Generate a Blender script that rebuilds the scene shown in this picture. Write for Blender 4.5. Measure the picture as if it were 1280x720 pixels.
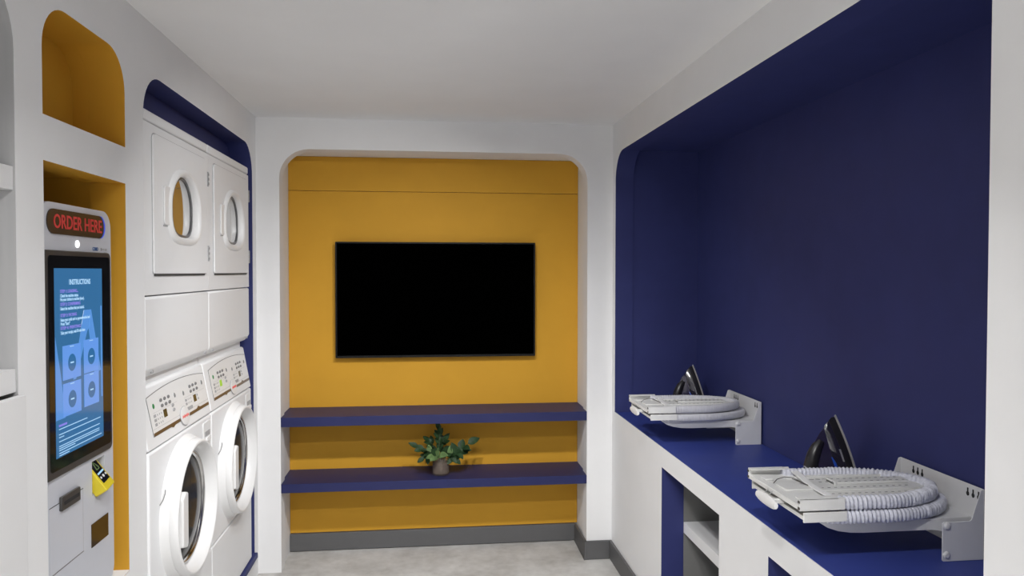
import bpy, bmesh, math, random
from mathutils import Vector, Matrix
from mathutils.geometry import tessellate_polygon

for _o in list(bpy.data.objects):
    bpy.data.objects.remove(_o, do_unlink=True)
SC = bpy.context.scene
COL = SC.collection
random.seed(7)
PI = math.pi

# ------------------------------------------------------------------ camera
CAM_H = 1.604
YAW, PITCH, ROLL, FPX = 0.113809, 0.0223826, -0.000853, 920.0
fwd = Vector((math.sin(YAW) * math.cos(PITCH), math.cos(YAW) * math.cos(PITCH), -math.sin(PITCH)))
right = Vector((math.cos(YAW), -math.sin(YAW), 0))
down = fwd.cross(right)
r2 = right * math.cos(ROLL) + down * math.sin(ROLL)
d2 = -right * math.sin(ROLL) + down * math.cos(ROLL)
cam = bpy.data.cameras.new('camera')
cam.sensor_width = 36.0
cam.lens = 36.0 * FPX / 1280.0
cam.clip_start = 0.02
camo = bpy.data.objects.new('camera', cam)
COL.objects.link(camo)
camo.matrix_world = Matrix(((r2.x, -d2.x, -fwd.x, 0), (r2.y, -d2.y, -fwd.y, 0), (r2.z, -d2.z, -fwd.z, CAM_H), (0, 0, 0, 1)))
SC.camera = camo

# ------------------------------------------------------------------ world, exposure
wd = bpy.data.worlds.new('world')
SC.world = wd
wd.use_nodes = True
wd.node_tree.nodes['Background'].inputs[0].default_value = (0.9, 0.95, 1.0, 1)
wd.node_tree.nodes['Background'].inputs[1].default_value = 0.05
SC.view_settings.view_transform = 'Standard'
SC.view_settings.look = 'None'
SC.view_settings.gamma = 1.0
SC.view_settings.use_curve_mapping = False
SC.view_settings.exposure = 0.0
LAMP_SPREAD = math.radians(98)
# recessed adjustable ceiling downlights: x, y, watts, tilt (degrees), heading the lamp is turned to (x, y)
LAMP_SPOTS = [(0.34, 2.09, 7.0, 47, (-0.50, 0.87)), (-0.08, 2.09, 8.2, 39, (0.22, 0.975)), (0.22, 0.85, 6.6, 30, (0, 1)), (-0.22, 0.85, 6.6, 30, (0, 1)),
              (0.14, -0.4, 10.0, 0, (0, 1)), (-0.30, -0.4, 10.0, 0, (0, 1)), (0.14, -1.75, 21.0, 0, (0, 1)), (-0.30, -1.75, 21.0, 0, (0, 1))]

# ------------------------------------------------------------------ materials
def mat(name, col, rough=0.5, metal=0.0, spec=0.5, noise=0.0, nscale=30.0, bump=0.0, bscale=120.0, emit=None, estr=0.0,
        ior=None, trans=0.0, coat=0.0, stretch=None):
    m = bpy.data.materials.new(name)
    m.use_nodes = True
    nt = m.node_tree
    b = nt.nodes['Principled BSDF']
    b.inputs['Base Color'].default_value = (*col, 1)
    b.inputs['Roughness'].default_value = rough
    b.inputs['Metallic'].default_value = metal
    b.inputs['Specular IOR Level'].default_value = spec
    if ior: b.inputs['IOR'].default_value = ior
    if trans: b.inputs['Transmission Weight'].default_value = trans
    if coat:
        b.inputs['Coat Weight'].default_value = coat
        b.inputs['Coat Roughness'].default_value = 0.05
    if emit:
        b.inputs['Emission Color'].default_value = (*emit, 1)
        b.inputs['Emission Strength'].default_value = estr
    tc = nt.nodes.new('ShaderNodeTexCoord')
    src = tc.outputs['Object']
    if stretch:
        mp = nt.nodes.new('ShaderNodeMapping')
        mp.inputs['Scale'].default_value = stretch
        nt.links.new(src, mp.inputs['Vector'])
        src = mp.outputs['Vector']
    if noise:
        n = nt.nodes.new('ShaderNodeTexNoise')
        n.inputs['Scale'].default_value = nscale
        n.inputs['Detail'].default_value = 5
        nt.links.new(src, n.inputs['Vector'])
        r = nt.nodes.new('ShaderNodeValToRGB')
        r.color_ramp.elements[0].position = 0.3
        r.color_ramp.elements[1].position = 0.7
        r.color_ramp.elements[0].color = (*[max(0, c * (1 - noise)) for c in col], 1)
        r.color_ramp.elements[1].color = (*[min(1, c * (1 + noise)) for c in col], 1)
        nt.links.new(n.outputs['Fac'], r.inputs['Fac'])
        nt.links.new(r.outputs['Color'], b.inputs['Base Color'])
    if bump:
        n2 = nt.nodes.new('ShaderNodeTexNoise')
        n2.inputs['Scale'].default_value = bscale
        n2.inputs['Detail'].default_value = 4
        nt.links.new(src, n2.inputs['Vector'])
        bp = nt.nodes.new('ShaderNodeBump')
        bp.inputs['Strength'].default_value = bump
        bp.inputs['Distance'].default_value = 0.002
        nt.links.new(n2.outputs['Fac'], bp.inputs['Height'])
        nt.links.new(bp.outputs['Normal'], b.inputs['Normal'])
    return m

M = {}
M['wall'] = mat('white_wall_paint', (0.85, 0.85, 0.855), 0.75, spec=0.25, noise=0.012, nscale=6, bump=0.08, bscale=180)
M['recess_grey'] = mat('grey_grain_laminate', (0.46, 0.46, 0.465), 0.65, spec=0.2, noise=0.06, nscale=40, stretch=(1, 1, 0.06))
M['ceiling'] = mat('ceiling_paint', (0.92, 0.92, 0.92), 0.85, spec=0.2, noise=0.012, nscale=4, bump=0.05, bscale=160)
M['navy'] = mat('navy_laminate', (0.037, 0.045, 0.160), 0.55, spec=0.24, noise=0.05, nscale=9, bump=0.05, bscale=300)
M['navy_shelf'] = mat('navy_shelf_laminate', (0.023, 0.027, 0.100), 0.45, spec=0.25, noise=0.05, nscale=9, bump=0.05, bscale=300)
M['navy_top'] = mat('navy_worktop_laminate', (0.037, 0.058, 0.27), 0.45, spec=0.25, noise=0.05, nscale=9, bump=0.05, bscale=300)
M['gold'] = mat('gold_laminate', (0.64, 0.335, 0.034), 0.6, spec=0.15, noise=0.03, nscale=5, bump=0.03, bscale=200)
M['laminate'] = mat('grey_white_laminate', (0.20, 0.20, 0.195), 0.6, spec=0.3, noise=0.02, nscale=8, bump=0.03)
M['shelf_white'] = mat('white_shelf_laminate', (0.78, 0.78, 0.785), 0.5, spec=0.3, noise=0.01, nscale=8, bump=0.02)
M['base'] = mat('grey_baseboard', (0.115, 0.115, 0.118), 0.5, spec=0.4, noise=0.03, nscale=12, bump=0.03)
M['enamel'] = mat('white_enamel', (0.88, 0.885, 0.895), 0.42, spec=0.3, noise=0.006, nscale=10)
M['plastic'] = mat('white_plastic', (0.87, 0.87, 0.87), 0.32, spec=0.5, noise=0.006, nscale=14)
M['seam'] = mat('dark_seam', (0.06, 0.06, 0.06), 0.7, noise=0.1)
M['grey_line'] = mat('grey_print', (0.22, 0.22, 0.22), 0.6, noise=0.05)
M['lgrey'] = mat('light_grey_print', (0.42, 0.42, 0.43), 0.6, noise=0.05)
M['brown'] = mat('brown_print', (0.13, 0.075, 0.03), 0.35, noise=0.1)
M['green'] = mat('green_button', (0.03, 0.22, 0.06), 0.4, noise=0.05)
M['lcd_green'] = mat('green_display', (0.2, 0.4, 0.02), 0.3, noise=0.05, emit=(0.35, 0.6, 0.02), estr=0.5)
M['lcd_dark'] = mat('dark_display', (0.07, 0.055, 0.02), 0.25, noise=0.05)
M['red'] = mat('red_print', (0.6, 0.06, 0.04), 0.5, noise=0.05)
M['mirror_glass'] = mat('reflective_dryer_glass', (0.60, 0.60, 0.60), 0.03, metal=0.92, noise=0.02, nscale=3)
M['door_glass'] = mat('dark_bowl_glass', (0.035, 0.035, 0.036), 0.12, spec=0.06, noise=0.1, nscale=4)
M['chrome'] = mat('brushed_steel', (0.62, 0.62, 0.62), 0.18, metal=1.0, noise=0.05, nscale=40)
M['dark_steel'] = mat('dark_gasket', (0.10, 0.10, 0.105), 0.3, metal=0.3, noise=0.1)
M['kiosk'] = mat('kiosk_white', (0.62, 0.64, 0.70), 0.35, spec=0.45, noise=0.008, nscale=10, coat=0.15)
M['kiosk_dark'] = mat('kiosk_bezel', (0.055, 0.052, 0.05), 0.35, spec=0.4, noise=0.05)
M['kiosk_glass'] = mat('kiosk_glass_black', (0.012, 0.012, 0.014), 0.06, spec=0.6, noise=0.05)
M['sign'] = mat('led_sign_face', (0.035, 0.025, 0.022), 0.25, noise=0.1, nscale=200)
M['sign_red'] = mat('led_red', (0.35, 0.03, 0.03), 0.5, noise=0.03, nscale=400, emit=(0.75, 0.045, 0.04), estr=0.22)
M['sign_blue'] = mat('led_blue', (0.02, 0.05, 0.4), 0.4, noise=0.03, emit=(0.03, 0.10, 0.75), estr=0.5)
M['led_white'] = mat('led_white', (0.9, 0.9, 0.9), 0.4, noise=0.01, emit=(1, 1, 1), estr=1.6)
def screen(name, col): return mat(name, (0.01, 0.01, 0.012), 0.08, spec=0.5, noise=0.02, emit=col, estr=1.0)
M['scr_bg'] = screen('screen_blue', (0.035, 0.15, 0.33))
M['scr_tile'] = screen('screen_tile', (0.13, 0.32, 0.80))
M['scr_mark'] = screen('screen_watermark', (0.10, 0.29, 0.70))
M['scr_dot'] = screen('screen_dot', (0.03, 0.15, 0.35))
M['scr_white'] = screen('screen_white', (0.42, 0.68, 0.95))
M['scr_purple'] = screen('screen_purple', (0.25, 0.22, 0.75))
M['yellow'] = mat('yellow_plastic', (0.72, 0.58, 0.03), 0.4, noise=0.03)
M['term_face'] = mat('terminal_face', (0.01, 0.012, 0.02), 0.15, noise=0.1)
M['brown_glass'] = mat('scanner_window', (0.05, 0.03, 0.012), 0.08, noise=0.1, spec=0.6)
M['blue_print'] = mat('blue_print', (0.03, 0.10, 0.28), 0.5, noise=0.05)
M['tv_screen'] = mat('tv_screen_off', (0.0002, 0.0002, 0.0002), 0.6, spec=0.0, noise=0.05)
M['tv_bezel'] = mat('tv_bezel', (0.006, 0.006, 0.006), 0.5, spec=0.2, noise=0.05)
M['metal_white'] = mat('white_powder_coat', (0.74, 0.74, 0.75), 0.38, spec=0.45, noise=0.015, nscale=25, bump=0.02)
M['tray'] = mat('board_tray_metal', (0.80, 0.80, 0.78), 0.4, spec=0.4, noise=0.02, nscale=25)
M['fabric'] = mat('blue_white_cover', (0.70, 0.71, 0.79), 0.85, spec=0.15, noise=0.12, nscale=160, bump=0.4, bscale=420)
M['fabric_smooth'] = mat('white_cover', (0.64, 0.64, 0.68), 0.8, spec=0.2, noise=0.05, nscale=60, bump=0.2, bscale=300)
M['hem'] = mat('cover_hem', (0.88, 0.88, 0.88), 0.8, spec=0.2, noise=0.03, nscale=90, bump=0.2)
M['wire'] = mat('dark_wire', (0.06, 0.055, 0.05), 0.5, noise=0.1)
M['hole'] = mat('dark_hole', (0.02, 0.02, 0.022), 0.8, noise=0.1)
M['iron_body'] = mat('iron_black_gloss', (0.018, 0.016, 0.032), 0.12, spec=0.6, noise=0.1, coat=0.6)
M['iron_handle'] = mat('iron_black_plastic', (0.016, 0.015, 0.018), 0.28, spec=0.5, noise=0.1)
M['iron_sole'] = mat('iron_sole_metal', (0.46, 0.45, 0.43), 0.4, metal=0.25, noise=0.08)
M['iron_blue'] = mat('iron_blue_trim', (0.015, 0.07, 0.42), 0.2, noise=0.08)
M['iron_teal'] = mat('iron_teal_trim', (0.02, 0.34, 0.42), 0.3, noise=0.06)
M['iron_purple'] = mat('iron_tank_plastic', (0.028, 0.024, 0.06), 0.12, spec=0.6, noise=0.08, coat=0.4)
M['silver'] = mat('silver_print', (0.55, 0.55, 0.55), 0.3, metal=0.6, noise=0.05)
M['leaf'] = mat('dark_green_leaf', (0.020, 0.047, 0.017), 0.5, spec=0.2, noise=0.35, nscale=45)
M['leaf_pale'] = mat('pale_green_leaf', (0.125, 0.20, 0.075), 0.5, spec=0.25, noise=0.3, nscale=45)
M['stem'] = mat('plant_stem', (0.05, 0.06, 0.025), 0.6, noise=0.2)
M['glass'] = mat('clear_glass', (0.30, 0.26, 0.23), 0.05, spec=0.6, noise=0.05, nscale=60)
M['glass'].node_tree.nodes['Principled BSDF'].inputs['Alpha'].default_value = 0.16
M['water'] = mat('vase_water_murky', (0.17, 0.115, 0.08), 0.15, noise=0.35, nscale=40)
M['water'].node_tree.nodes['Principled BSDF'].inputs['Alpha'].default_value = 0.62
M['lamp_ring'] = mat('lamp_ring_white', (0.8, 0.8, 0.8), 0.4, noise=0.01)
M['lamp_glow'] = mat('lamp_diffuser', (0.9, 0.9, 0.9), 0.5, noise=0.01, emit=(1, 0.985, 0.96), estr=6.0)

def concrete():
    m = mat('concrete_floor', (0.5, 0.49, 0.475), 0.55, spec=0.3)
    nt = m.node_tree
    b = nt.nodes['Principled BSDF']
    tc = nt.nodes['Texture Coordinate'] if 'Texture Coordinate' in nt.nodes else nt.nodes.new('ShaderNodeTexCoord')
    n1 = nt.nodes.new('ShaderNodeTexNoise'); n1.inputs['Scale'].default_value = 3.2; n1.inputs['Detail'].default_value = 9; n1.inputs['Roughness'].default_value = 0.62
    n2 = nt.nodes.new('ShaderNodeTexNoise'); n2.inputs['Scale'].default_value = 22; n2.inputs['Detail'].default_value = 6
    mx = nt.nodes.new('ShaderNodeMath'); mx.operation = 'MULTIPLY_ADD'; mx.inputs[1].default_value = 0.35
    rp = nt.nodes.new('ShaderNodeValToRGB')
    rp.color_ramp.elements[0].position = 0.42; rp.color_ramp.elements[0].color = (0.41, 0.395, 0.372, 1)
    rp.color_ramp.elements[1].position = 0.85; rp.color_ramp.elements[1].color = (0.67, 0.66, 0.64, 1)
    nt.links.new(tc.outputs['Object'], n1.inputs['Vector']); nt.links.new(tc.outputs['Object'], n2.inputs['Vector'])
    nt.links.new(n2.outputs['Fac'], mx.inputs[0]); nt.links.new(n1.outputs['Fac'], mx.inputs[2])
    nt.links.new(mx.outputs[0], rp.inputs['Fac']); nt.links.new(rp.outputs['Color'], b.inputs['Base Color'])
    bp = nt.nodes.new('ShaderNodeBump'); bp.inputs['Strength'].default_value = 0.1; bp.inputs['Distance'].default_value = 0.002
    nt.links.new(n2.outputs['Fac'], bp.inputs['Height']); nt.links.new(bp.outputs['Normal'], b.inputs['Normal'])
    return m
M['floor'] = concrete()

# ------------------------------------------------------------------ mesh builder
class MB:
    def __init__(s): s.v = []; s.f = []; s.m = []
    def add(s, vs, fs, mi=0):
        k = len(s.v); s.v += [tuple(p) for p in vs]
        for f in fs: s.f.append([i + k for i in f]); s.m.append(mi)
        return s
    def box(s, x0, x1, y0, y1, z0, z1, mi=0):
        vs = [(x, y, z) for z in (z0, z1) for y in (y0, y1) for x in (x0, x1)]
        return s.add(vs, [(0, 2, 3, 1), (4, 5, 7, 6), (0, 1, 5, 4), (2, 6, 7, 3), (0, 4, 6, 2), (1, 3, 7, 5)], mi)
    def loft(s, rings, close=True, cap=True, mi=0):
        n = len(rings[0]); vs = [p for r in rings for p in r]; fs = []
        for i in range(len(rings) - 1):
            for j in range(n if close else n - 1):
                a = i * n + j; b = i * n + (j + 1) % n
                fs.append((a, b, b + n, a + n))
        if cap:
            fs.append(tuple(range(n - 1, -1, -1))); fs.append(tuple(range((len(rings) - 1) * n, len(rings) * n)))
        return s.add(vs, fs, mi)
    def prism(s, poly, axis, lo, hi, mi=0):
        return s.loft([[emb(p, axis, a) for p in poly] for a in (lo, hi)], mi=mi)
    def tube(s, path, r, n=8, mi=0, cap=True):
        P = [Vector(p) for p in path]; rr = r if isinstance(r, (list, tuple)) else [r] * len(P)
        rings = []; ref = None
        for i, p in enumerate(P):
            t = (P[min(i + 1, len(P) - 1)] - P[max(i - 1, 0)]).normalized()
            if ref is None: ref = Vector((0, 0, 1)) if abs(t.z) < 0.9 else Vector((1, 0, 0))
            u = (ref - t * ref.dot(t)).normalized(); w = t.cross(u); ref = u
            rings.append([tuple(p + (u * math.cos(2 * PI * k / n) + w * math.sin(2 * PI * k / n)) * rr[i]) for k in range(n)])
        return s.loft(rings, cap=cap, mi=mi)
    def lathe(s, prof, c, axis, n=32, mi=0, cap=True):
        # prof: list of (radius, offset along axis)
        rings = []
        for r, o in prof:
            ring = []
            for k in range(n):
                a = 2 * PI * k / n; q = (max(r, 1e-5) * math.cos(a), max(r, 1e-5) * math.sin(a))
                p = Vector(emb(q, axis, o)); ring.append(tuple(p + Vector(c)))
            rings.append(ring)
        return s.loft(rings, cap=cap, mi=mi)
    def plate(s, outer, holes, axis, lo, hi, mi=0, hole_mi=None):
        loops = [outer] + list(holes)
        flat = [p for l in loops for p in l]
        tris = tessellate_polygon([[Vector((p[0], p[1], 0)) for p in l] for l in loops])
        n = len(flat)
        vs = [emb(p, axis, lo) for p in flat] + [emb(p, axis, hi) for p in flat]
        s.add(vs, [tuple(t) for t in tris] + [tuple(i + n for i in t) for t in tris], mi)
        k0 = 0
        base = len(s.v) - 2 * n
        for li, l in enumerate(loops):
            q = len(l)
            for j in range(q):
                a = base + k0 + j; b = base + k0 + (j + 1) % q
                s.f.append([a, b, b + n, a + n]); s.m.append(mi if li == 0 or hole_mi is None else hole_mi[li - 1])
            k0 += q
        return s
    def build(s, name, mats, parent=None, bevel=0.0, seg=2, smooth=32, origin=None, xf=None):
        me = bpy.data.meshes.new(name)
        if xf is not None: s.v = [tuple(xf @ Vector(p)) for p in s.v]
        pb = parent
        while pb is not None and 'base' not in pb: pb = pb.parent
        o = Vector(origin) if origin is not None else (Vector(pb['base']) if pb is not None else Vector((0, 0, 0)))
        bm = bmesh.new()
        bv = [bm.verts.new(Vector(p) - o) for p in s.v]
        for f, mi in zip(s.f, s.m):
            try:
                fc = bm.faces.new([bv[i] for i in f]); fc.material_index = mi; fc.smooth = True
            except ValueError: pass
        bmesh.ops.remove_doubles(bm, verts=bm.verts, dist=1e-6)
        bmesh.ops.recalc_face_normals(bm, faces=bm.faces)
        bm.to_mesh(me); bm.free()
        me.set_sharp_from_angle(angle=math.radians(smooth))
        for m in (mats if isinstance(mats, (list, tuple)) else [mats]): me.materials.append(M[m])
        ob = bpy.data.objects.new(name, me); COL.objects.link(ob)
        if parent is not None: ob.parent = parent
        if origin is not None and parent is None: ob.location = o
        if bevel:
            md = ob.modifiers.new('bevel', 'BEVEL'); md.width = bevel; md.segments = seg; md.limit_method = 'ANGLE'; md.angle_limit = math.radians(40)
            md.harden_normals = False
        return ob

def emb(p, axis, a):
    if axis == 'x': return (a, p[0], p[1])      # 2D = (y, z)
    if axis == 'y': return (p[0], a, p[1])      # 2D = (x, z)
    return (p[0], p[1], a)                      # 2D = (x, y)

def rr(u0, u1, v0, v1, r=(0, 0, 0, 0), n=10):
    # rounded rectangle, radii order: bottom-left, bottom-right, top-right, top-left
    if not isinstance(r, (tuple, list)): r = (r,) * 4
    out = []
    for (cx, cy, rad, a0) in ((u0, v0, r[0], PI), (u1, v0, r[1], 1.5 * PI), (u1, v1, r[2], 0), (u0, v1, r[3], 0.5 * PI)):
        if rad <= 0: out.append((cx, cy)); continue
        ox = cx + rad if cx == u0 else cx - rad
        oy = cy + rad if cy == v0 else cy - rad
        for k in range(n + 1):
            a = a0 + 0.5 * PI * k / n
            out.append((ox + rad * math.cos(a), oy + rad * math.sin(a)))
    return out

def root(name, label, cat, loc, group=None):
    e = bpy.data.objects.new(name, None); COL.objects.link(e)
    e.location = loc; e.empty_display_size = 0.05
    e['label'] = label; e['category'] = cat
    if group: e['group'] = group
    e['base'] = list(loc)
    return e
def tag(o, label, cat, group=None):
    o['label'] = label; o['category'] = cat
    if group: o['group'] = group
    return o
def struct(o): o['kind'] = 'structure'; return o
def dup(r, loc, label):
    c = r.copy(); COL.objects.link(c); c.location = loc; c['label'] = label
    for ch in list(r.children):
        d = ch.copy(); COL.objects.link(d); d.parent = c
        for g in list(ch.children):
            k = g.copy(); COL.objects.link(k); k.parent = d
    return c
def text_mesh(body, size, material, name, parent, place, width=None, align='LEFT', bold=0.0, extrude=0.0004):
    cu = bpy.data.curves.new('text', 'FONT'); cu.body = body; cu.size = size; cu.align_x = align; cu.align_y = 'CENTER'
    cu.extrude = extrude; cu.offset = bold; cu.resolution_u = 3
    to = bpy.data.objects.new('text', cu); COL.objects.link(to)
    bpy.context.view_layer.update()
    dg = bpy.context.evaluated_depsgraph_get()
    me = bpy.data.meshes.new_from_object(to.evaluated_get(dg))
    bpy.data.objects.remove(to, do_unlink=True); bpy.data.curves.remove(cu)
    xs = [v.co.x for v in me.vertices]
    sx = 1.0
    if width and xs: sx = width / (max(xs) - min(xs))
    base = Vector(parent['base']) if 'base' in parent else Vector((0, 0, 0))
    for v in me.vertices:
        p = place(v.co.x * sx, v.co.y, v.co.z)
        v.co = Vector(p) - base
    me.materials.clear(); me.materials.append(M[material])
    ob = bpy.data.objects.new(name, me); COL.objects.link(ob); ob.parent = parent
    return ob
def sub(parent, ob):
    ob.parent = parent; return ob

# ------------------------------------------------------------------ the room shell
XL, XR, YB, HC, YR = -0.896, 1.019, 4.0, 2.413, -3.2
T = 0.10
struct(MB().box(-1.9, 1.9, YR - 0.1, 4.6, -0.1, 0.0).build('floor', 'floor'))
struct(MB().box(-1.9, 1.9, YR - 0.1, 4.6, HC, HC + 0.1).build('ceiling', 'ceiling'))
struct(MB().box(-1.9, 1.9, YR - 0.1, YR, 0, HC).build('wall_rear', 'wall'))

# back wall panel with the rounded recess opening
BX0, BX1, BZ1 = -0.777, 0.877, 2.250
hole = rr(BX0, BX1, -0.02, BZ1, (0, 0, 0.155, 0.155))
outer = [(XL - 0.1, 0), (BX0, 0)] + [p for p in hole[::-1] if p[1] > 0.0] + [(BX1, 0), (XR + T, 0), (XR + T, HC), (XL - 0.1, HC)]
struct(MB().plate(outer, [], 'y', YB, YB + T).build('wall_back', 'wall'))
RX0, RX1, RZ1, RY = -0.786, 0.885, 2.258, 4.297
rec = struct(MB().box(RX0 - 0.06, RX0, YB + T, RY + 0.05, 0, RZ1).box(RX1, RX1 + 0.06, YB + T, RY + 0.05, 0, RZ1)
             .box(RX0 - 0.06, RX1 + 0.06, YB + T, RY + 0.05, RZ1, RZ1 + 0.05).box(RX0, RX1, RY + 0.015, RY + 0.05, 0, RZ1).build('wall_recess', 'wall'))
for (z0, z1) in ((2.0635, RZ1 - 0.001), (0.105, 2.0615)):
    g = MB().box(RX0 + 0.001, RX1 - 0.001, RY, RY + 0.014, z0, z1).build('wall_panel', 'gold', rec, bevel=0.0008, seg=1)

# right wall panel: alcove, two cabinet openings
AY0, AY1, AZ0, AZ1 = 1.24, 3.937, 0.802, 2.247
outer = [(YR, 0), (YB, 0), (YB, HC), (YR, HC)]
alc = rr(AY0, AY1, AZ0, AZ1, (0, 0, 0.15, 0.15))
o1 = rr(2.477, 3.118, 0.13, 0.746); o2 = rr(1.46, 2.10, 0.13, 0.746)
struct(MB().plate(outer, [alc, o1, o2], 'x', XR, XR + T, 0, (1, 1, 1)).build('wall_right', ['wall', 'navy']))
AX = 1.487
lin = MB()
lin.box(AX, AX + 0.05, AY0 - 0.1, AY1 + 0.1, AZ0 - 0.03, 2.33)
lin.box(XR + T, AX, AY1 + 0.006, AY1 + 0.06, AZ0 - 0.03, 2.33)
lin.box(XR + T, AX, AY0 - 0.06, AY0 - 0.006, AZ0 - 0.03, 2.33)
lin.box(XR + T, AX, AY0 - 0.06, AY1 + 0.06, 2.265, 2.33)
struct(lin.build('wall_alcove_right', 'navy'))
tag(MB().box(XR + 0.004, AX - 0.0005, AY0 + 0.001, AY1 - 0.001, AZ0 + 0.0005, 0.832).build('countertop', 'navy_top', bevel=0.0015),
    'long navy laminate worktop running along the blue alcove under the ironing boards', 'countertop')
struct(MB().box(XR, XR + 0.0035, AY0, AY1, AZ0, 0.832).build('trim_highlight', 'wall'))  # continues the wall face; its white top edge paints the worktop's edge highlight
# cabinets behind the two openings
for i, (y0, y1) in enumerate(((2.477, 3.118), (1.46, 2.10))):
    lab = ('grey laminate cabinet with one open shelf below the worktop, far opening', 'grey laminate cabinet cut off by the bottom edge, below the nearer ironing board')[i]
    c = root('open_cabinet', lab, 'cabinet', (XR + T, (y0 + y1) / 2, 0.0), 'cabinets under the worktop')
    b = MB()
    x0, x1 = XR + T + 0.001, AX - 0.02
    b.box(x0, x1, y0 - 0.02, y0, 0.0, 0.775).box(x0, x1, y1, y1 + 0.02, 0.0, 0.775).box(x1, x1 + 0.015, y0 - 0.02, y1 + 0.02, 0.0, 0.775)
    b.box(x0, x1, y0, y1, 0.752, 0.775).box(x0, x1, y0, y1, 0.0, 0.13)
    b.build('cabinet_body', 'laminate', c)
    MB().box(x0, x1, y0 + 0.0005, y1 - 0.0005, 0.452, 0.500).build('shelf', 'shelf_white', c, bevel=0.001)

# left wall panel: shelving, two gold niches, laundry alcove
S_Y0, S_Y1 = 0.55, 1.727
outer = [(YR, 0), (YB, 0), (YB, HC), (YR, HC)]
hs = [rr(S_Y0, S_Y1, 0.10, 2.247, (0, 0, 0.16, 0.16)), rr(1.846, 2.320, 1.973, 2.247, (0, 0, 0.115, 0.115)),
      rr(1.846, 2.318, 0.70, 1.865), rr(2.460, 3.917, 0.117, 2.245, (0, 0, 0.15, 0.15))]
struct(MB().plate(outer, hs, 'x', XL - T, XL, 0, (3, 1, 1, 2)).build('wall_left', ['wall', 'gold', 'navy', 'recess_grey']))
XN = XL - T
def nbox(name, m, y0, y1, z0, z1, depth, t=0.02, floor_m=None):
    b = MB(); x0 = XN - depth
    b.box(x0 - t, x0, y0 - t, y1 + t, z0 - t, z1 + t).box(x0, XN, y0 - t, y0, z0 - t, z1 + t).box(x0, XN, y1, y1 + t, z0 - t, z1 + t)
    b.box(x0, XN, y0, y1, z1, z1 + t)
    b.box(x0, XN, y0, y1, z0 - t, z0, 1 if floor_m else 0)
    return struct(b.build(name, [m, floor_m] if floor_m else m))
struct(MB().plate(rr(1.80, 2.36, 1.93, 2.30), [rr(1.846, 2.320, 1.973, 2.247, (0, 0, 0.115, 0.115))], 'x', XN - 0.046, XN - 0.0002)
       .box(XN - 0.056, XN - 0.0462, 1.80, 2.36, 1.93, 2.30).build('wall_niche_upper', 'gold'))
nbox('wall_niche_lower', 'gold', 1.842, 2.322, 0.70, 1.880, 0.24)
struct(MB().box(XN, XL - 0.0005, 1.8465, 2.3175, 0.7002, 0.704).build('trim_2', 'wall'))
nbox('wall_alcove_left', 'navy', 2.452, 3.925, 0.146, 2.262, 0.66)
struct(MB().box(XN, -0.879, 2.462, 3.9155, 0.118, 0.1462).build('trim_3', 'navy', bevel=0.004))
struct(MB().box(XN - 0.02, XN - 0.0002, 2.453, 3.924, 2.127, 2.2615).build('wall_fascia_left', 'navy'))
nbox('wall_shelving_recess', 'recess_grey', S_Y0 - 0.004, S_Y1 + 0.004, 0.10, 2.262, 0.30)
for (z0, z1, lab) in ((1.781, 1.833, 'upper white shelf board in the wall recess left of the order kiosk'),
                      (1.338, 1.389, 'lower white shelf board just above the white cabinet at the left edge')):
    tag(MB().box(XN - 0.299, XL - 0.004, S_Y0 + 0.001, S_Y1 - 0.001, z0, z1).build('shelf_board', 'shelf_white', bevel=0.001), lab, 'shelf', 'white boards of the left recess')
c = root('storage_cabinet', 'plain white cabinet standing proud of the wall at the left edge', 'cabinet', (XN, 1.13, 0.1))
MB().box(XN - 0.29, XL + 0.0005, S_Y0 + 0.004, S_Y1 - 0.004, 0.1005, 1.322).build('cabinet_body', 'seam', c)
MB().box(XL + 0.001, XL + 0.020, S_Y0 - 0.0, S_Y1 - 0.007, 0.106, 1.332).build('door', 'shelf_white', c, bevel=0.0015)

# grey baseboards
BH, BT = 0.104, 0.014
struct(MB().box(RX0 + 0.001, RX1 - BT, RY - BT, RY + 0.0135, 0.004, BH - 0.001).build('baseboard_back', 'base', bevel=0.002))
struct(MB().box(BX1 - BT, BX1 - 0.0003, YB - BT, RY - BT, 0, BH).box(BX1 - BT, XR - BT, YB - BT, YB - 0.0003, 0, BH).build('baseboard_pier', 'base', bevel=0.003))
struct(MB().box(XR - BT, XR - 0.0003, 0.0, YB - 0.0003, 0, BH).build('baseboard_right', 'base', bevel=0.003))

# ------------------------------------------------------------------ ceiling downlights (out of the picture, over the camera)
for i, (x, y, watts, tilt, head) in enumerate(LAMP_SPOTS):
    side = 'right' if x > 0 else 'left'
    d = root('ceiling_downlight', 'round white recessed downlight, %s of the %s ceiling row' % (('nearest the television', 'second', 'third', 'last')[i // 2], side), 'lamp', (x, y, HC), 'recessed ceiling downlights')
    MB().lathe([(0.070, 0.0), (0.070, -0.005), (0.062, -0.008), (0.056, -0.004), (0.056, 0.0)], (x, y, HC - 0.0002), 'z', 36, cap=False).build('lamp_ring', 'lamp_ring', d)
    MB().lathe([(0.0, -0.003), (0.0555, -0.003), (0.0555, -0.0005), (0.0, -0.0005)], (x, y, HC), 'z', 32, cap=False).build('diffuser', 'lamp_glow', d)
    li = bpy.data.lights.new('downlight_lamp', 'AREA'); li.shape = 'DISK'; li.size = 0.10; li.energy = watts; li.spread = LAMP_SPREAD; li.color = (1.0, 0.995, 0.99)
    lo = bpy.data.objects.new('lamp_light', li); COL.objects.link(lo); lo.parent = d; lo.location = (0, 0, -0.036)
    lo.rotation_euler = (math.radians(tilt), 0, math.atan2(-head[0], head[1]))

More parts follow.
